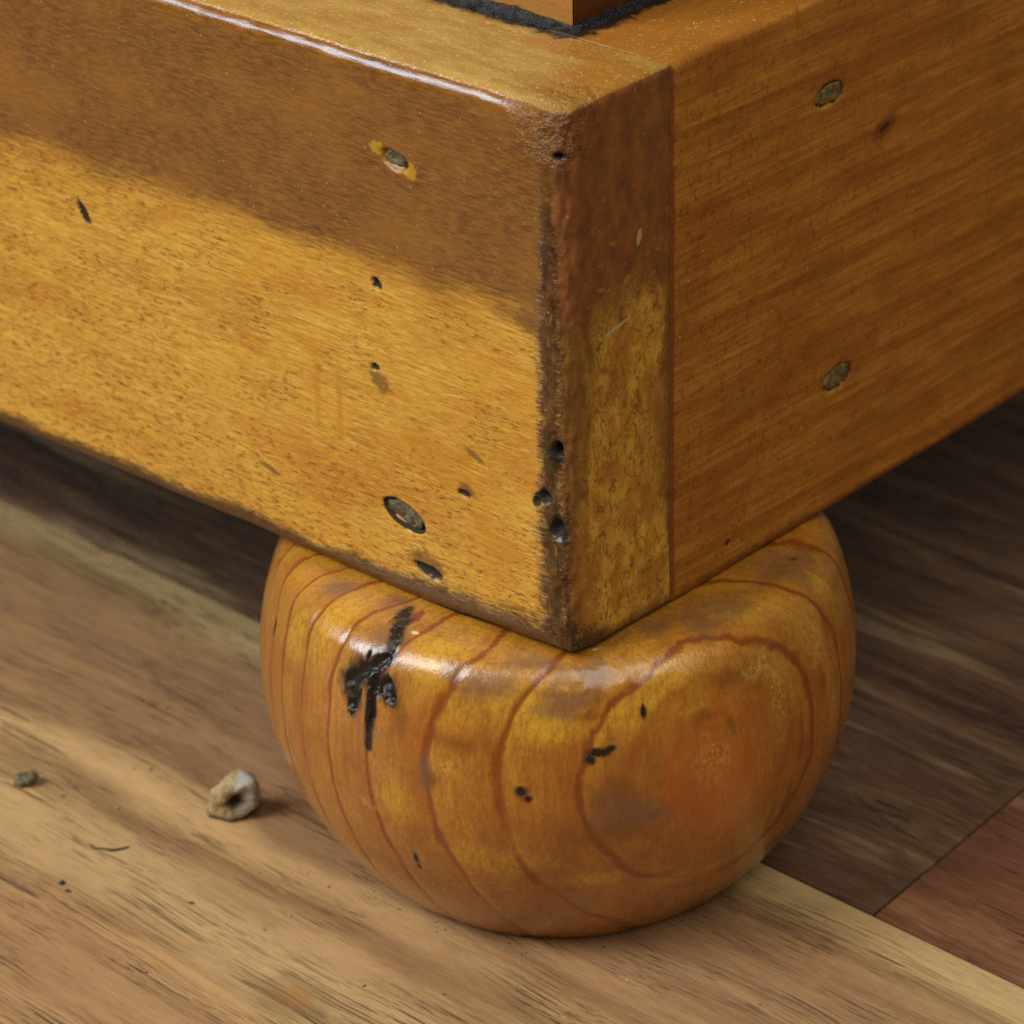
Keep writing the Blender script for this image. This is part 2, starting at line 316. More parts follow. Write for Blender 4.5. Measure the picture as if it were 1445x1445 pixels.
def pine_foot():
    g = G('varnished_pine_foot', .55, gain=(.97, 1.10, .78))
    ring = g.add(g.attr('ring'), g.mad(g.noise((.11, .11, .06), 4, .62), .42, -.21))
    fr = g.m('FRACT', ring); d = g.m('ABSOLUTE', g.m('SUBTRACT', ring, g.m('ROUND', ring)))
    fine = g.noise((1.5, 1.5, .10), 5, .7)
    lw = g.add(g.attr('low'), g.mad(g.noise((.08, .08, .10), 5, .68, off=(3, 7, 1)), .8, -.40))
    c = g.mix(g.ss(g.noise((.13, .13, .05), 5, .68), .34, .66), lin(164, 92, 32), lin(192, 118, 44))
    c = g.mix(g.mul(g.mask('yellow', .8, (.16, .16, .14), -.45, .75, 5), .85), c, lin(214, 150, 44))
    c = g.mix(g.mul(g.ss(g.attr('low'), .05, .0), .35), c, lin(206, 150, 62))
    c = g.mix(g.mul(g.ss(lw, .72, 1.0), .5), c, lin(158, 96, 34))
    c = g.mix(g.mul(g.ss(g.noise((.25, .25, .16), 5, .72, off=(1, 1, 6)), .46, .70), .50), c, lin(132, 74, 30))
    c = g.mix(g.mul(g.ss(g.noise((2.0, 2.0, 1.0), 4, .7, off=(4, 1, 6)), .46, .70), .50), c, lin(122, 70, 28))
    c = g.mix(g.mul(g.ss(fine, .46, .72), .5), c, lin(150, 82, 28))
    c = g.mix(g.mul(g.ss(fine, .46, .26), .35), c, lin(222, 160, 72))
    c = g.mix(g.mul(g.mul(g.mask('orange', 1.0, (.26, .26, .06), -.5, 1.0, 5), g.ss(g.noise((.55, .55, .05), 4, .65, off=(4, 4, 1)), .28, .62, .45, 1)), .78), c, lin(190, 90, 20))
    late = g.mul(g.ss(g.m('FRACT', g.mul(ring, -1.0)), .55, 1.0), g.ss(g.attr('ring'), .75, 1.0))
    c = g.mix(g.mul(late, g.mad(g.noise((.1, .1, .06), 3, .6, off=(6, 6, 2)), 1.1, -.2)), c, lin(164, 80, 20))
    # the two flanks of a late-wood line: crisp outside, soft inside
    line = g.mul(g.ss(g.mul(d, g.mad(g.noise((.14, .14, .09), 4, .65, off=(6, 2, 2)), 2.4, -.25)), .075, .010), g.ss(g.add(g.noise((.08, .08, .08), 3, .6, off=(2, 2, 2)), g.mul(g.attr('low'), -.16)), .16, .40))
    line = g.mul(line, g.ss(g.attr('ring'), .7, .9))
    c = g.mix(g.mul(line, .80), c, lin(126, 50, 12))
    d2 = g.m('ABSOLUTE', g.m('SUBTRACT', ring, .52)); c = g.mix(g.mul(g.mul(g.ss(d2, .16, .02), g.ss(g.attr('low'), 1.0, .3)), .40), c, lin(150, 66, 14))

    c = g.mix(g.mul(g.ss(g.m('FRACT', g.mul(g.add(ring, g.mad(fine, .10, -.05)), 5.0)), .55, 1.0), .16), c, lin(130, 62, 16))
    c = g.mix(g.mul(g.mask('grey', 1.2, (.24, .24, .34), -.45, .75, 5), .66), c, lin(116, 76, 70))
    c = g.mix(g.mul(g.mask('brown', 1.1, (.30, .30, .3), -.3, .9, 5), .65), c, lin(120, 64, 22))
    sp = g.ss(g.noise((1.3, 1.3, 1.0), 5, .78), .42, .72)
    c = g.mix(g.mul(g.mul(g.mask('pale', .9, (.4, .4, .3), -.35, .8, 5), sp), .85), c, lin(222, 164, 92))
    c = g.mix(g.mul(g.mask('halo', .4, (1.2, 1.2, 1.2), 0, .4), .8), c, lin(226, 206, 168))
    c = g.mix(g.mul(g.mask('rust', .4, (1.2, 1.2, 1.2), 0, .3), .9), c, lin(140, 50, 20))
    bm = g.mask('black', 1.15, (1.0, 1.0, .28), -.28, .40, 6)
    c = g.mix(g.mul(g.mask('black', .9, (.6, .6, .4), -.75, .25, 5), .70), c, lin(92, 48, 20))
    c = g.mix(g.mul(bm, .97), c, lin(18, 15, 13))
    sm = g.mul(g.ss(g.noise((.6, .6, .4), 4, .7, off=(9, 2, 4)), .62, .72), g.ss(g.noise((.1, .1, .1), 2), .45, .6))
    c = g.mix(g.mul(sm, .35), c, lin(112, 66, 28))
    n1 = g.bump(g.add(g.mul(fine, .6), g.mul(line, -.5)), .09, .5)
    n2 = g.bump(g.noise((.9, .9, .7), 4, .65), .16, .5, n1)
    rough = g.add(g.mad(g.noise((.35, .35, .35), 4, .65), .28, .15), g.mul(g.mask('pale', .6, (.5, .5, .4), -.1, .6), .12))
    g.put(g.b.inputs['Coat Weight'], g.mad(bm, -.36, .45)); g.b.inputs['Coat Roughness'].default_value = .16; g.nt.links.new(n2, g.b.inputs['Coat Normal'])
    return g.done(c, g.m('ADD', rough, g.mul(bm, .12)), n2)

def plank_mat(name, dark, light, pink, pore, seed, pale_edge=0.0, streak=.5, yellow=(196, 158, 100)):
    g = G(name, .4); o = (seed*3.7, seed*1.9, seed*.7)
    P = g.warp((.018, .03, .03), 7.0)
    a = g.noise((.018, .22, .2), 5, .62, off=o, P=P); b = g.noise((.05, .9, .9), 4, .62, off=o, P=P); big = g.noise((.009, .03, .03), 3, .55, off=o)
    c = g.mix(g.ss(a, .32, .68), lin(*dark), lin(*light))
    c = g.mix(g.mul(g.ss(big, .42, .62), .55), c, lin(*pink))
    c = g.mix(g.mul(g.ss(b, .50, .74), streak), c, lin(*dark))
    c = g.mix(g.mul(g.ss(g.noise((.012, .16, .16), 3, .6, off=(seed, 4, 2), P=P), .56, .66), .6), c, lin(*yellow))
    if pale_edge: c = g.mix(g.mul(g.ss(g.add(g.y, g.mad(a, 8, -4)), -13, -3), pale_edge), c, lin(214, 184, 128))
    if seed == 1:       # this plank's broad growth bands, across its width
        v = g.add(g.y, g.mad(g.noise((.02, .05, .05), 3, .6), 16, -8))
        c = g.mix(g.mul(g.mul(g.ss(v, -48, -36), g.ss(v, -6, -16)), .55), c, lin(150, 108, 78))
        c = g.mix(g.mul(g.mul(g.mul(g.ss(v, -57, -51), g.ss(v, -45, -50)), g.ss(g.x, 0, -40)), .75), c, lin(212, 172, 116))
        c = g.mix(g.mul(g.mul(g.ss(v, -82, -74), g.mul(g.ss(v, -58, -66), g.ss(g.x, 10, -40))), .6), c, lin(204, 170, 118))
        c = g.mix(g.mul(g.mul(g.ss(v, -110, -98), g.ss(v, -80, -88)), .4), c, lin(172, 130, 92))
    # pores: long thin dark lines broken along the grain
    p1 = g.ss(g.noise((.030, 2.2, 2.2), 3, .62, off=o, P=P), .545, .60)
    p2 = g.ss(g.noise((.07, 3.0, 3.0), 3, .6, off=(seed, 2, 2), P=P), .57, .66)
    pm = g.mul(g.m('MAXIMUM', p1, g.mul(p2, .7)), g.ss(g.noise((.03, .09, .09), 3, .6, off=(8, seed, 1)), .40, .60))
    c = g.mix(g.mul(pm, .85), c, lin(*pore))
    fn = g.noise((.22, 4.5, 4.5), 4, .7, off=o)
    c = g.mix(g.mul(g.ss(fn, .47, .70), .34), c, lin(*pore))
    c = g.mix(g.mul(g.ss(fn, .47, .28), .35), c, lin(*yellow))
    if seed == 1:       # a rusty spill with a dull ring round it
        q = g.m('SQRT', g.add(g.m('POWER', g.mul(g.add(g.x, 27.7), 1/5.0), 2), g.m('POWER', g.mul(g.add(g.y, 75.3), 1/4.0), 2)))
        q = g.add(q, g.mad(g.noise((.35, .35, .35), 4, .65), 1.2, -.6))
        c = g.mix(g.mul(g.ss(q, 1.7, 1.0), .40), c, lin(116, 98, 64))
        c = g.mix(g.mul(g.ss(q, 1.0, .3), .45), c, lin(160, 100, 50))
    h = g.m('SUBTRACT', g.mul(b, .4), pm)
    return g.done(c, g.mad(g.noise((.1, .4, .4), 3, .6), .18, .44), g.bump(h, .07, .5))

def plain(name, colr, rough, k=(1, 1, 1), var=.35, bump=.2, spec=.5, second=None, sl=(.4, .65)):
    g = G(name, spec); n = g.noise(k, 4, .65)
    d = second or tuple(int(x*(1-var)) for x in colr)
    c = g.mix(g.ss(n, *sl), lin(*d), lin(*colr))
    return g.done(c, rough, g.bump(g.noise(tuple(x*2 for x in k), 4, .7), bump, .7))

M_front, M_side, M_foot = pine_front(), pine_side(), pine_foot()
M_filler = plain('grey_filler', (126, 112, 72), .5, (1.1, 1.1, 1.1), second=(66, 58, 36), bump=.35)
M_filler_green = plain('olive_filler', (136, 116, 62), .5, (.8, .8, .8), second=(92, 78, 36), bump=.2)
M_wax = plain('black_wax', (44, 47, 53), .17, (.8, .8, .8), second=(12, 11, 11), bump=1.1)

def panel_mat(name, light, dark):
    g = G(name); c = g.mix(g.noise((.08, .08, .9) if 'side' in name else (.08, .5, .9), 4, .65), lin(*dark), lin(*light))
    c = g.mix(g.mul(g.ss(g.noise((.5, .5, 2.5), 3, .6), .5, .7), .5), c, lin(*dark))
    return g.done(c, .34, g.bump(g.noise((.3, .6, 3), 3, .6), .06, .5))
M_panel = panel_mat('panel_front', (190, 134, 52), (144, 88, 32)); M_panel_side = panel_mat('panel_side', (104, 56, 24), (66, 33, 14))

# ------------------------------------------------------------------ setting: the plank floor
def box_mesh(name, pts, z0, z1, bevel):
    bm = bmesh.new(); lo = [bm.verts.new((x*S, y*S, z0*S)) for x, y in pts]; hi = [bm.verts.new((x*S, y*S, z1*S)) for x, y in pts]
    bm.faces.new(hi); bm.faces.new(lo[::-1]); n = len(pts)
    for i in range(n): bm.faces.new((lo[i], lo[(i+1) % n], hi[(i+1) % n], hi[i]))
    if bevel: bmesh.ops.bevel(bm, geom=[e for e in bm.edges], offset=bevel*S, segments=2, affect='EDGES', profile=.6)
    bm.normal_update(); me = bpy.data.meshes.new(name); bm.to_mesh(me); bm.free(); return me
M_gap = plain('dark_subfloor', (38, 26, 18), .8)
FA = math.atan(-.046); F0 = Vector((1.3, 43.3, 0))
fl = link('floor', box_mesh('floor', [(-620, -420), (520, -420), (520, 620), (-620, 620)], -25, -12.3, 0), M_gap, smooth=False)
fl.location = F0*S; fl.rotation_euler.z = FA; tag(fl, 'brown hardwood plank floor with thin dark pores', kind='structure')
PA = plank_mat('plank_tan', (128, 98, 64), (188, 154, 104), (158, 116, 80), (80, 58, 40), 1, .65)
PB = plank_mat('plank_umber', (80, 56, 41), (132, 100, 70), (96, 66, 48), (36, 26, 20), 2, 0, .6, (178, 152, 110))
PC = plank_mat('plank_russet', (106, 66, 44), (148, 102, 70), (124, 78, 54), (56, 34, 26), 3, 0, .6, (176, 134, 98))
def plank(pts, mat, label=None):
    o = link('plank', box_mesh('plank', pts, -12, 0, .25), mat, fl, smooth=False)
    if label: o['label'] = label
    return o
gp = .24
pa = plank([(-620, -190), (520, -190), (520, -gp), (-620, -gp)], PA, 'light tan plank under the foot')
J = lambda v: 22.7-.115*v
plank([(-620, gp), (J(gp)-gp, gp), (J(190)-gp, 190), (-620, 190)], PB, 'dark umber plank behind the foot')
plank([(J(gp)+gp, gp), (520, gp), (520, 190), (J(190)+gp, 190)], PC, 'reddish brown plank at the right')
plank([(-620, -420), (520, -420), (520, -190-2*gp), (-620, -190-2*gp)], PB)
plank([(-620, 190+2*gp), (520, 190+2*gp), (520, 400), (-620, 400)], PC)
plank([(-620, 400+2*gp), (520, 400+2*gp), (520, 620), (-620, 620)], PA)
# ------------------------------------------------------------------ the cabinet
cab = bpy.data.objects.new('wooden_cabinet', None); col.objects.link(cab); cab.empty_display_size = .05
tag(cab, 'corner of a honey pine cabinet on a round ball foot', 'cabinet')
# ---- front board, its end grain turned to the right
def f_radius_arris(P): return 3.6+.7*vnoise(P, .12, 4)+1.6*sstep(P[:, 2], TZ-9, TZ-1)
def f_radius_top(P): return 3.1+.3*vnoise(P, .1, 6)+1.6*sstep(P[:, 0], -11, -1)
def f_radius_low(P): return 3.0+.5*vnoise(P, .1, 7)
HOLES = [  # x, z, half length, half width, turn, depth
 (-31.8, H+70.1, 2.8, 1.35, -12, .9), (-32.3, H+13.8, 3.9, 1.75, -14, .9), (-27.7, H+6.5, 2.8, .8, -6, 1.0),
 (-36.0, H+49.9, .95, .7, -40, .8), (-97.8, H+44.4, 2.0, .7, -56, .5), (-37.0, H+36.4, .9, .4, 5, .6), (-20.2, H+21.1, 1.25, .5, 0, .5)]
def f_disp(P, N):
    x, y, z = P.T; front = (y < 1e-6); D = np.zeros_like(P)
    d = .10*fbm(P, .07, 2, 3)+.035*fbm(P*np.array([.3, 1, 1]), .9, 2, 5)
    for cx, cz, a, b, t, dep in HOLES:
        e = ell(x, z, cx, cz, a, b, t)+.16*vnoise(P, .9, 8); d = d-front*dep*sstep(e, 1.12, .80)
    # the battered arris
    w = np.where(x > -5.5, sstep(np.maximum(-x/5.2, y/3.0), 1.0, .45), 0)*sstep(z, H, H+5)*(1-.6*sstep(z, TZ-5, TZ-1))
    d = d-w*(.08+.30*fbm(P*np.array([1, 1, .7]), .42, 3, 21))
    for cz, cx, r, dep in ((H+78.0, -1.2, 1.0, 1.1), (H+33.5, -2.2, 1.35, 1.5), (H+21.0, -2.3, 1.9, 1.2), (H+25.5, -4.6, 1.2, .9), (H+24.5, -6.2, .8, .7)):
        q = np.sqrt(((x-cx)/(1.6 if cz > H+70 else 1))**2+((z-cz)*(1.8 if cz > H+70 else 1))**2+(y*.7)**2)/r
        d = d-dep*sstep(q+.15*vnoise(P, .8, 9), 1.15, .3)
    # a bruised top corner
    q = np.sqrt((x+3)**2+(y-1)**2+(z-TZ+1)**2)
    d = d+.14*sstep(q, 11, 3)*fbm(P, .75, 3, 31)
    D += N*d[:, None]
    # lower edge not quite straight
    D[:, 2] += sstep(z, H+20, H)*(np.interp(x, [-420, -120, -60, -35, -22, -9, 0], [0, 0, 0, -.9, -1.0, -.1, .6])+.15*fbm(P*np.array([1, 0, 0]), .13, 2, 2))
    return D
def f_attrs(P):
    x, y, z = P.T; front = y < .05; a = {}
    inf = np.where(front, 0, 9)
    def hole(i, grow=0): cx, cz, r1, r2, t, _ = HOLES[i]; return ell(x, z, cx, cz, r1+grow, r2+grow, t)+inf
    blk = [hole(2, .15), hole(3, .15), hole(4, .2), hole(5, .1), hole(6, .1)]
    rim = [np.abs(hole(i)-1.0)/.14 for i in (1,)]
    pts = ((H+78.0, -1.2, 1.7), (H+33.3, -2.2, 1.4), (H+21.0, -2.3, 1.9), (H+25.5, -4.8, 1.2), (H+24.3, -6.4, .8))
    for cz, cx, r in pts: blk.append((1.05+.45*vnoise(P, .8, 77))*np.sqrt((x-cx)**2+((z-cz)*(2.6 if cz > H+70 else 1))**2+(y*.6)**2)/r)
    blk.append(ell(x, z, -20, H+.5, 7, 1.0, -4)+np.where(y < 1.5, 0, 9))
    a['black'] = field(np.min(blk+rim, 0))
    a['brown'] = field(np.min([ell(x, z, -36, H+34.3, 2.6, 1.6, -35)+inf, ell(x, z, -28, H+7.6, 4.2, 2.0, -6)+inf, ell(x, z, -18, H+28, 2.2, .7, -20)+inf,
        ell(x, z, -19.5, H+22, 1.9, .9, -20)+inf, ell(x, z, -6.5, H+52, 3.5, 2.2, 0)+inf, ell(x, z, -60, H+12.5, 2.5, .6, -14)+inf,
        np.where(front & (x > -110), np.abs(z-H)/np.interp(x, [-110, -60, -30, -8], [2.0, 2.2, 3.0, 4.5]), 9)], 0))
    a['halo'] = field(np.min([ell(x, z, -34.9, H+71.2, 1.7, 1.4, -12)+inf, ell(x, z, -28.9, H+69.2, 1.9, 1.6, -12)+inf, hole(0, .35)], 0))
    a['pale'] = field(np.min([np.where((x > -.05), ell(y, z, 10.5, H+49.6, 3.6, .38, 12), 9), np.where((x > -.05), ell(y, z, 15.6, H+61.6, .6, 1.5, -12), 9)], 0))
    a['drip'] = field(np.min([ell(x, z, -49, H+30, .9, 9)+inf, ell(x, z, -44.5, H+28, .7, 8)+inf, ell(x, z, -50, H+36, 4, 1.6, -15)+inf, ell(x, z, -26, H+25, 8, 5)+inf, ell(x, z, -14, H+15, 6, 6)+inf], 0))
    sc = np.where(y > 0, y, x)+np.interp(z, [H, H+8, H+30, TZ], [-1.2, .2, .4, .6])          # distance round the arris
    ctr = -3.0; hw = 3.1+.3*vnoise(P*np.array([0, 0, 1]), .2, 3)+.8*sstep(z, H+10, H)
    fade = np.interp(z, [H+8, H+28, H+48, H+60, H+75], [1.05, .95, .85, .6, .45])
    a['arris'] = field(np.where(x > -12, np.abs(sc-ctr)/hw, 9)/fade)
    a['scorch'] = field(np.where(z < H+20, np.maximum(z-H-2, 0)/np.interp(x, [-130, -60, -40, -26, -10], [2.5, 2.6, 3.2, 4.5, 5.5])+np.interp(y, [0, 3, 9, 22], [0, 0, .75, .9]), 9))-.12
    a['gloss'] = np.maximum(sstep(y, 3.4, 2.0)*sstep(z, TZ-4.0, TZ-2.2), sstep(np.sqrt((x+3.5)**2+y**2+(z-TZ+2)**2), 10, 5))
    a['end'] = np.where(x > -12, sstep(sc, -1.9, -.9), 0)*np.where(z > TZ-.05, 0, 1)
    a['top'] = ((z > TZ-.05)).astype(float)*sstep(y, .3, 1.2)*sstep(-x+y*.25, .2, 1.2)
    a['edge_stain'] = field(np.min([np.where(x > -3, np.abs(np.where(y > 0, y, x)-.2)/np.interp(z, [H, H+14, H+35, H+52], [3.6, 3.0, 5.0, 8.0]), 9), np.abs(y-22.5)/np.interp(z, [H, H+10, H+18, H+38, H+48, H+60], [.3, .6, 2.4, 3.6, 1.2, 2.5]), np.where(z < H+6, np.abs(z-H)/2.2, 9)], 0))
    a['warm'] = field(np.min([np.hypot((x+3)/12, (y-12)/13), np.hypot((x+14)/12, (y-19)/5)], 0))
    return a
front = board('front_board', axis(-126, 0, .36, -420, None, 8), axis(0, 22.5, .34), axis(H, TZ, .34),
    [((1, 0), (2, 1), f_radius_top), ((1, 0), (2, 0), f_radius_low), ((0, 1), (1, 0), f_radius_arris), ((0, 1), (2, 1), lambda P: 1.1+.9*sstep(-P[:, 1], -9, -1)), ((0, 1), (2, 0), .8), ((0, 1), (1, 1), .18)],
    f_disp, f_attrs, M_front, cab, [(1, 1), (0, 0)], [(0, 0, TZ, 4.5, 9.5), (0, 0, H, 2.5, 6)])

# ---- side board
SH = [(59.4, H+69.3, 3.3, 1.7, 4, .8), (62.8, H+22.4, 3.4, 1.85, 9, .7)]
def s_disp(P, N):
    x, y, z = P.T; right = x > -1e-6
    d = .10*fbm(P, .06, 2, 13)+.03*fbm(P*np.array([1, .3, 1]), .8, 2, 15)
    for cy, cz, a, b, t, dep in SH:
        e = ell(y, z, cy, cz, a, b, t)+.14*vnoise(P, .8, 18); d = d-right*dep*sstep(e, 1.12, .82)
    D = N*d[:, None]; D[:, 0] -= .12
    return D
def s_attrs(P):
    x, y, z = P.T; right = np.where(x > -.4, 0, 9); a = {}
    a['halo'] = field(np.min([ell(y, z, c[0]+.2, c[1]-.5, c[2]+.7, c[3]+.35, c[4])+right for c in SH], 0))
    a['black'] = field(np.min([ell(y, z, 73.4, H+59.9, 1.6, .6, 20)+right, ell(y, z, 36, H+5.0, .9, .6)+right]+[np.abs(ell(y, z, *c[:5])-1)/.09+right for c in SH], 0))
    a['brown'] = field(np.min([ell(y, z, 73.4, H+59.9, 4.0, 2.0, 20), np.abs(z-H)/2.0, np.abs(y-22.7)/.9], 0)+right)
    a['top'] = (z > TZ-.05).astype(float)*sstep(-x, .4, 1.6)
    return a
side = board('side_board', axis(-22.5, 0, .8), axis(22.6, 128, .42, None, 360, 8), axis(H, TZ, .42),
    [((0, 1), (2, 1), 1.3), ((0, 1), (2, 0), 1.2), ((0, 1), (1, 0), .15)], s_disp, s_attrs, M_side, cab, [(0, 0), (1, 1)])

# ---- filler plugs that close the nail holes
def plug(parent, to_world, a, b, ang, depth, mat, seed):
    bm = bmesh.new(); rings, seg = 7, 40; c, s_ = math.cos(math.radians(ang)), math.sin(math.radians(ang)); vs = []
    for i in range(rings+1):
        f = i/rings; row = []
        for k in range(seg if i else 1):
            t = 2*math.pi*k/seg; p = f*(.93+.07*math.sin(3*t+seed)+.05*math.sin(7*t+seed*2)); lens = 1-.18*abs(math.cos(t))**6
            u, w = a*p*math.cos(t), b*p*math.sin(t)*lens*(1+.12*math.cos(2*t))
            q = np.array([[u+seed*9, w, 0]]); h = -depth+.16*fbm(q, .8, 3, seed)[0]-.35*max(0, f-.8)*5*.3
            row.append(bm.verts.new(Vector(to_world(u*c-w*s_, u*s_+w*c, h))*S))
        vs.append(row)
    for k in range(seg): bm.faces.new((vs[0][0], vs[1][k], vs[1][(k+1) % seg]))
    for i in range(1, rings):
        for k in range(seg): bm.faces.new((vs[i][k], vs[i+1][k], vs[i+1][(k+1) % seg], vs[i][(k+1) % seg]))
    ext = [bm.verts.new(v.co+(Vector(to_world(0, 0, -1.2))-Vector(to_world(0, 0, 0)))*S) for v in vs[-1]]
    for k in range(seg): bm.faces.new((vs[-1][k], ext[k], ext[(k+1) % seg], vs[-1][(k+1) % seg]))
    bm.faces.new(ext[::-1]); bmesh.ops.recalc_face_normals(bm, faces=bm.faces[:])
    me = bpy.data.meshes.new('filler_plug'); bm.to_mesh(me); bm.free()
    return link('filler_plug', me, mat, parent)
for i, m_ in ((0, M_filler), (1, M_filler)):
    cx, cz, a, b, t, _ = HOLES[i]
    o = plug(front, lambda u, w, h, cx=cx, cz=cz: (cx+u, -h, cz+w), a*(.72 if i == 0 else .98), b*(.8 if i == 0 else .97), t, .32, m_, i+2)
    o['label'] = ('grey filler plug with a yellow rim in the dark stain', 'olive grey filler plug near the lower edge')[i]
for i, c in enumerate(SH):
    o = plug(side, lambda u, w, h, c=c: (h-.12, c[0]+u, c[1]+w), c[2]*.98, c[3]*.97, c[4], .12, M_filler_green, i+5)
    o['label'] = ('upper olive filler plug on the side board', 'lower olive filler plug on the side board')[i]

# ---- cabinet body standing on the plinth, and the black wax left along its foot
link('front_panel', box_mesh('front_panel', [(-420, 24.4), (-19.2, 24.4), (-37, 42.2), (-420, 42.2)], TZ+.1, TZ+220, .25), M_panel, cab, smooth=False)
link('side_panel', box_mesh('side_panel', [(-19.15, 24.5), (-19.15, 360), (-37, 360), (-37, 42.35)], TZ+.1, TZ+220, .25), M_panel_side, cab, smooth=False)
def bead(path, name):
    """ a lumpy fillet of wax: quarter-round section swept along the path """
    bm = bmesh.new(); prev = None; seg = 12
    for i, (x, y, nx, ny, r) in enumerate(path):
        row = []
        for k in range(seg+1):
            t = math.pi/2*k/seg; out, hgt = math.cos(t), math.sin(t)
            q = np.array([[x, y, k*.5]]); rr = r*(1+.28*fbm(q, .22, 3, 41)[0])+.12*fbm(q, 2.2, 2, 43)[0]
            row.append(bm.verts.new(Vector((x+nx*(out*rr-.5), y+ny*(out*rr-.5), TZ-.3+hgt*rr*.55))*S))
        row.append(bm.verts.new(Vector((x-nx*.5, y-ny*.5, TZ-.3))*S))
        if prev:
            for k in range(seg+2): bm.faces.new((prev[k], row[k], row[(k+1) % (seg+2)], prev[(k+1) % (seg+2)]))
        else: first = row
        prev = row
    bm.faces.new(first[::-1]); bm.faces.new(prev); bmesh.ops.recalc_face_normals(bm, faces=bm.faces[:])
    me = bpy.data.meshes.new(name); bm.to_mesh(me); bm.free(); return link(name, me, M_wax, cab)
path = [(x, 24.4, 0, -1, 2.5) for x in np.concatenate([np.arange(-415, -120, 3), np.arange(-120, -20, .45)])]
path += [(-19.8, 24.3, .4, -.9, 2.5), (-19.4, 24.3, .7, -.7, 2.4), (-19.2, 24.6, .9, -.4, 2.2)]
path += [(-19.2, y, 1, 0, max(.7, 2.4-(y-25)*.03)) for y in np.arange(25, 95, .45)]
bead(path, 'wax_bead')

# ---- the ball foot
FC = np.array([-29.12, 30.48, H-20.0]); FR = 46.3
RC = [((0,0,0),3.233),((0,0,1),0.203),((0,0,2),-0.367),((0,0,3),1.103),((0,1,0),-1.396),((0,1,1),0.678),((0,1,2),-2.482),((0,2,0),-0.258),((0,2,1),0.18),((0,3,0),0.068),((1,0,0),-2.462),((1,0,1),0.801),((1,0,2),0.802),((1,1,0),3.575),((1,1,1),0.334),((1,2,0),0.72),((2,0,0),3.858),((2,0,1),-1.08),((2,1,0),1.018),((3,0,0),-3.984)]
FM = dict(
black=[(0.735,-0.66,0.154,1.77,0.66),(0.717,-0.684,0.132,0.88,0.77),(0.759,-0.63,0.164,0.66,0.55),(0.807,-0.527,0.266,0.44,0.99),(0.557,-0.83,0.022,0.99,0.66),(0.575,-0.818,-0.005,0.55,0.55),(0.185,-0.926,-0.33,0.44,1.22),(0.184,-0.912,-0.367,0.44,0.55),(0.805,0.354,0.476,0.55,0.44),(-0.51,-0.828,0.234,0.55,1.22),(0.775,-0.157,-0.612,0.01,0.01)],
grey=[(0.429,-0.827,0.364,4.97,2.21),(0.317,-0.869,0.38,2.21,1.55),(0.631,-0.706,0.321,4.97,2.65),(0.684,-0.611,0.398,3.09,2.21),(0.495,-0.755,0.43,5.52,1.55),(0.051,-0.908,0.417,3.31,2.87),(0.865,-0.134,0.485,8.84,2.43),(0.83,0.293,0.474,6.63,3.09),(-0.3,-0.828,0.473,2.76,1.55),(-0.08,-0.852,0.518,3.31,1.33),(0.793,-0.337,0.508,4.42,1.77),(0.271,-0.962,0.043,1.33,3.31),(0.79,-0.608,-0.079,6.63,3.31)],
orange=[(0.938,-0.346,0.011,7.73,11.6),(0.893,-0.451,-0.009,4.42,7.73),(0.965,-0.253,-0.076,3.87,8.84)],
pale=[(0.983,-0.061,0.171,2.43,8.29),(0.945,-0.124,0.302,3.87,2.43),(0.937,-0.345,0.062,3.87,4.97),(0.953,0.164,0.256,2.87,4.42),(0.039,-0.987,-0.154,2.76,1.1),(0.34,-0.937,0.085,2.43,1.99),(0.968,0.247,-0.041,1.33,6.63)],
brown=[(0.932,0.247,0.265,1.55,4.97),(0.968,0.006,-0.252,1.1,4.97),(0.881,0.046,-0.47,4.42,2.43),(0.928,-0.21,0.309,4.42,1.55),(0.778,-0.628,0.004,5.52,3.31),(0.696,-0.664,0.274,2.21,1.1),(0.156,-0.96,0.233,2.21,3.31),(0.976,0.174,0.128,1.1,3.31),(0.29,-0.956,0.035,1.33,3.31),(0.562,-0.827,0.002,1.33,1.77),(0.379,-0.91,0.165,5.52,1.55),(0.917,-0.339,0.208,3.31,1.33),(0.952,-0.264,0.156,0.88,1.55),(0.958,-0.057,-0.279,1.1,4.42),(0.999,0.036,-0.039,0.88,6.63),(0.725,-0.671,-0.154,6.63,3.31)],
yellow=[(-0.201,-0.889,0.412,3.76,6.08),(0.256,-0.875,0.411,4.97,6.08),(0.515,-0.791,0.329,4.97,4.42),(0.622,-0.748,0.233,6.63,2.43),(0.817,-0.463,0.343,8.29,6.08),(0.758,-0.6,0.255,5.52,3.87),(0.881,-0.071,0.467,8.29,2.43),(0.83,-0.373,-0.414,7.73,1.77),(0.459,-0.847,-0.268,7.73,2.76),(0.162,-0.982,-0.095,2.76,4.42),(0.873,0.31,0.375,2.76,3.31),(0.706,-0.616,-0.349,6.63,1.55),(-0.344,-0.888,0.306,3.31,4.42)],
rust=[(0.057,-0.868,0.493,1.22,1.33),(0.048,-0.856,0.514,1.1,0.66)],
halo=[(0.124,-0.865,0.485,1.33,0.33),(0.119,-0.879,0.462,0.88,0.33),(0.101,-0.907,0.408,0.33,1.1),(0.093,-0.927,0.363,0.33,0.88)],
)
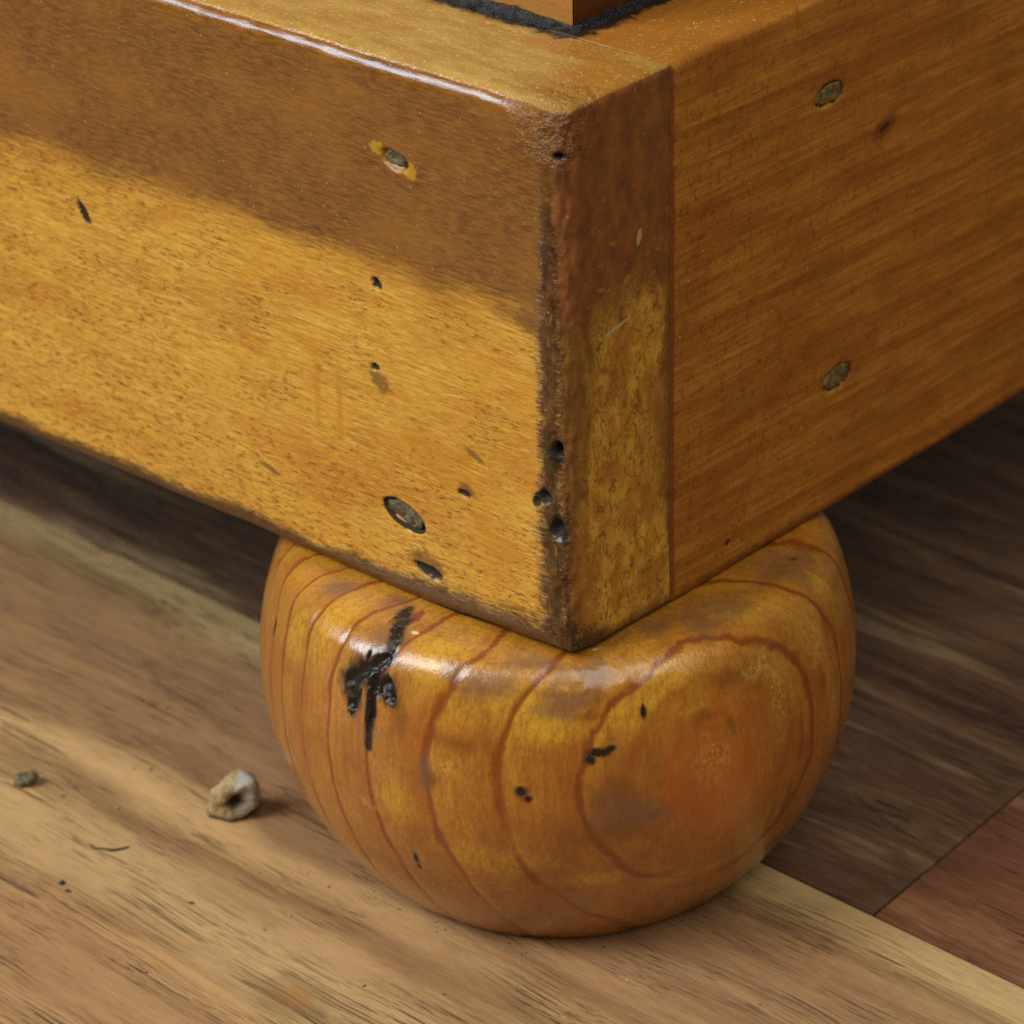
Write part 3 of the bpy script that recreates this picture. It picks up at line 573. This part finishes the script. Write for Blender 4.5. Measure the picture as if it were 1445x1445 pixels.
CRACK = [[(-0.009,-0.862,0.507,0.88),(0.042,-0.88,0.472,0.99),(0.084,-0.901,0.426,0.99),(0.086,-0.92,0.383,1.33),(0.051,-0.94,0.336,1.66),(-0.006,-0.954,0.301,2.21),(-0.032,-0.964,0.264,2.21),(-0.014,-0.976,0.217,1.44),(-0.01,-0.987,0.163,0.44)],
[(0.058,-0.949,0.309,1.33),(0.053,-0.967,0.25,0.99),(0.062,-0.979,0.194,0.99),(0.059,-0.989,0.132,0.66),(0.059,-0.996,0.07,0.55)],
[(0.103,-0.949,0.297,1.66),(0.13,-0.957,0.259,1.22)]]
for L_ in CRACK:                                   # the black crack and its knot, as a chain of dabs
    for p0, p1 in zip(L_[:-1], L_[1:]):
        for t in (0, .12, .25, .38, .5, .62, .75, .88, 1): FM['black'].append(tuple(p0[i]*(1-t)+p1[i]*t for i in range(3))+(max(.42, p0[3]*(1-t)+p1[3]*t),)*2)
rc = random.Random(23)                              # torn fibres along the crack's rim
for L_ in CRACK:
    for p0, p1 in zip(L_[:-1], L_[1:]):
        for _ in range(4):
            t = rc.random(); r = p0[3]*(1-t)+p1[3]*t; w = [p0[i]*(1-t)+p1[i]*t for i in range(3)]
            FM['black'].append((w[0]+rc.uniform(-1, 1)*r*.020, w[1], w[2]+rc.uniform(-1.2, 1.0)*r*.026, rc.uniform(.22, .42), rc.uniform(.5, .9)*max(r, .6)))
def foot():
    # profile: ball of radius FR, cut flat above (at the plinth) and below (on the floor), both cuts eased
    prof = []
    def fil(zc, rf):                                # zc: cut height from the centre
        s_ = 1 if zc > 0 else -1; cz = zc-s_*rf; cr = math.sqrt((FR-rf)**2-cz*cz); return cr, cz, rf
    cr, cz, rf = fil(19.95, 6.5); br, bz, bf = fil(-(H-20)+.0, 2.0)
    ta = math.atan2(cz, cr); tb = math.atan2(bz, br)
    for r in np.linspace(6, cr, 14)[:-1]: prof.append((r, 19.95))
    for t in np.linspace(math.pi/2, ta, 34)[:-1]: prof.append((cr+rf*math.cos(t), cz+rf*math.sin(t)))
    for t in np.linspace(ta, tb, 330)[:-1]: prof.append((FR*math.cos(t), FR*math.sin(t)))
    for t in np.linspace(tb, -math.pi/2, 20): prof.append((br+bf*math.cos(t), bz+bf*math.sin(t)))
    for r in np.linspace(br, 3, 8)[1:]: prof.append((r, -(H-20)))
    prof = np.array(prof); n = len(prof)
    th = np.concatenate([np.linspace(-2.35, 1.15, 760, endpoint=False), np.linspace(1.15, 2*math.pi-2.35, 90, endpoint=False)])
    mth = len(th)
    P = np.empty((n, mth, 3)); P[:, :, 0] = prof[:, :1]*np.cos(th); P[:, :, 1] = prof[:, :1]*np.sin(th); P[:, :, 2] = prof[:, 1:]
    P = P.reshape(-1, 3); g = np.arange(n*mth).reshape(n, mth); gr = np.roll(g, -1, 1)
    F = np.stack([g[:-1], g[1:], gr[1:], gr[:-1]], -1).reshape(-1, 4).tolist()+[g[0].tolist(), g[-1][::-1].tolist()]
    U = P/np.linalg.norm(P, axis=1)[:, None]
    ring = sum(c*U[:, 0]**e[0]*U[:, 1]**e[1]*U[:, 2]**e[2] for e, c in RC)
    A = {'ring': ring, 'low': sstep(P[:, 2], 14, -26)}
    ez = np.array([0, 0, 1.0])
    for k, L in FM.items():
        D = np.full(len(P), 9.0)
        for (x, y, z, a, b) in L:
            c = np.array([x, y, z]); c /= np.linalg.norm(c); e = np.cross(ez, c); e /= np.linalg.norm(e); f = np.cross(c, e)
            d = U-c; D = np.minimum(D, np.where(U@c > 0, np.hypot((d@e)*FR/a, (d@f)*FR/b), 9))
        A[k] = field(D)
    d = .22*fbm(P, .045, 2, 51)+.05*fbm(P, .25, 2, 53)
    d -= .10*np.clip(1-np.abs(ring-np.round(ring))/.10, 0, 1)*(ring > .7)
    A['pit'] = A['black']
    bl = A['black']+.25*fbm(P, .55, 3, 55); big = (U@np.array([.05, -.95, .3]) > .93)*sstep(P[:, 2], 5, 9)
    d -= (.08+.8*big)*sstep(bl, .2, 1.0)
    q = np.linalg.norm(U-np.array([.71, -.595, .375]), axis=1)       # rubbed, lumpy spot below the plinth's corner
    d += sstep(q, .22, .05)*.28*fbm(P, .22, 3, 61)
    flat = (np.abs(P[:, 2]-19.95) < .02) | (P[:, 2] < -(H-20)+.02)
    P = P+U*np.where(flat, 0, d)[:, None]; P[:, 2] = np.clip(P[:, 2], -(H-20)+.02, 19.95)
    me = bpy.data.meshes.new('ball_foot'); me.from_pydata(((P+FC)*S).tolist(), [], F); me.update()
    if sum(p.normal.z for p in list(me.polygons)[-2:-1]) < 0: me.flip_normals()
    for k, v in A.items(): set_attr(me, k, v)
    return link('ball_foot', me, M_foot, cab)
foot()

# ------------------------------------------------------------------ grit lying on the floor
def lump(name, loc, size, mat, seed, rot=0, cavity=None, rough=.35, sub=4):
    bm = bmesh.new(); bmesh.ops.create_icosphere(bm, subdivisions=sub, radius=1)
    P = np.array([v.co[:] for v in bm.verts]); r = 1+rough*fbm(P, 1.1, 4, seed)
    q = np.abs(P)**1.0; r = r*(1-.12*np.max(q, 1))
    hol = np.zeros(len(P))
    if cavity is not None:
        c = np.array(cavity, float); c /= np.linalg.norm(c); ang = np.arccos(np.clip(P@c, -1, 1))+.2*fbm(P, 1.6, 3, seed+5)
        hol = sstep(ang, .95, .62); r = r*(1-.80*hol)
    rs = np.random.RandomState(seed)
    for _ in range(11 if cavity is not None else 7):  # flat fracture faces
        n = rs.normal(size=3); n /= np.linalg.norm(n); P = P-np.maximum(P@n-rs.uniform(.55, .85), 0)[:, None]*n
    P = P*r[:, None]*np.array(size); P[:, 2] -= P[:, 2].min(); P[:, 2] = np.maximum(P[:, 2]-.12*size[2], 0)
    for v, p in zip(bm.verts, P): v.co = Vector(p)*S
    me = bpy.data.meshes.new(name); bm.to_mesh(me); bm.free(); set_attr(me, 'hollow', hol)
    o = link(name, me, mat); o.location = Vector((loc[0], loc[1], 0))*S; o.rotation_euler.z = rot; return o
def crumb_mat():
    g = G('plaster_crumb_skin', .4); n = g.noise((.5, .5, .5), 4, .65)
    c = g.mix(g.ss(n, .35, .65), lin(140, 118, 80), lin(190, 164, 118))
    c = g.mix(g.ss(g.add(g.x, g.mad(n, 2, -1)), .4, 1.4), c, lin(176, 172, 160))
    c = g.mix(g.ss(g.z, 1.5, .2), c, lin(70, 68, 50))
    c = g.mix(g.ss(g.attr('hollow'), .3, .9), c, lin(30, 20, 13))
    return g.done(c, .7, g.bump(g.noise((1.6, 1.6, 1.6), 4, .7), .5, .8))
tag(lump('plaster_crumb', (-72.6, -.2), (6.6, 4.6, 5.2), crumb_mat(), 3, .45, (.52, -.84, .12), .18), 'beige and grey crumb with a dark hollow on the tan plank', 'crumb')
M_chip = plain('olive_chip', (120, 116, 84), .6, (1.2, 1.2, 1.2), second=(64, 66, 46), bump=.3)
M_dark = plain('dark_grit', (58, 48, 30), .6, (1.5, 1.5, 1.5), bump=.2); M_white = plain('pale_grit', (206, 190, 150), .6, (2, 2, 2), bump=.2)
tag(lump('paint_chip', (-106.0, -14.8), (2.9, 1.6, 1.2), M_chip, 7, .9, None, .2, 3), 'small olive grey chip at the left edge of the floor', 'chip')
tag(lump('grit_speck', (-14.2, 4.9), (.9, .6, .5), M_white, 9, .2, None, .3, 2), 'tiny pale speck at the front base of the ball foot', 'grit')

OFF = Vector((1.27, -1.43, 0))*S
def grit(name, spots, mat, seed):
    rnd = random.Random(seed); bm = bmesh.new()
    for x, y, r in spots:
        t = bmesh.ops.create_icosphere(bm, subdivisions=1, radius=1)['verts']
        k = Matrix.Translation(Vector((x, y, r*.3))*S) @ Matrix.Rotation(rnd.random()*6.28, 4, 'Z') @ Matrix.Diagonal(Vector((r*S*rnd.uniform(.9, 2.0), r*S*rnd.uniform(.6, 1), r*S*.5, 1)))
        for v in t: v.co = k @ (v.co*rnd.uniform(.75, 1.15))
    me = bpy.data.meshes.new(name); bm.to_mesh(me); bm.free(); o = link(name, me, mat); o.location = OFF; return o
rnd = random.Random(11)
spots = [(rnd.uniform(-120, 40), rnd.uniform(-60, 40), rnd.choice((.12, .15, .18, .22, .3))) for _ in range(90)]
spots += [(-29+31.5*math.cos(a)+rnd.uniform(-1, 2.2)*math.cos(a), 30+31.5*math.sin(a)+rnd.uniform(-1, 2.2)*math.sin(a), rnd.choice((.10, .14, .2))) for a in [rnd.uniform(-2.9, .6) for _ in range(60)]]
spots = [p for p in spots if math.hypot(p[0]+29, p[1]-30) > 30]+[(-80.8, -30, .5), (-78.5, -31.0, .4), (-61, -21, .35), (-47, -19, .3)]
tag(grit('dark_dust', spots[::2]+spots[-4:], M_dark, 3), 'fine dark dust grains scattered over the planks', 'dust', kind='stuff')
tag(grit('pale_dust', spots[1::2], M_white, 5), 'fine pale dust grains scattered over the planks', 'dust', kind='stuff')
cu = [(-85.5, -19.5), (-84.0, -19.8), (-82.6, -18.9), (-81.4, -18.6), (-80.6, -17.2), (-80.2, -16.0)]
bm = bmesh.new(); prev = None
for i, (x, y) in enumerate(cu):
    r = (.10, .17, .22, .40, .25, .12)[i]; row = [bm.verts.new(Vector((x+r*math.cos(a)*.6, y+r*math.cos(a)*.6, .2+r*math.sin(a)))*S) for a in [k*math.pi/3 for k in range(6)]]
    if prev:
        for k in range(6): bm.faces.new((prev[k], row[k], row[(k+1) % 6], prev[(k+1) % 6]))
    else: bm.faces.new(row[::-1])
    prev = row
bm.faces.new(prev); bmesh.ops.recalc_face_normals(bm, faces=bm.faces[:]); me = bpy.data.meshes.new('dark_fibre'); bm.to_mesh(me); bm.free()
fib = link('dark_fibre', me, M_dark); fib.location = OFF
tag(fib, 'short bent dark fibre on the tan plank below the crumb', 'fibre')
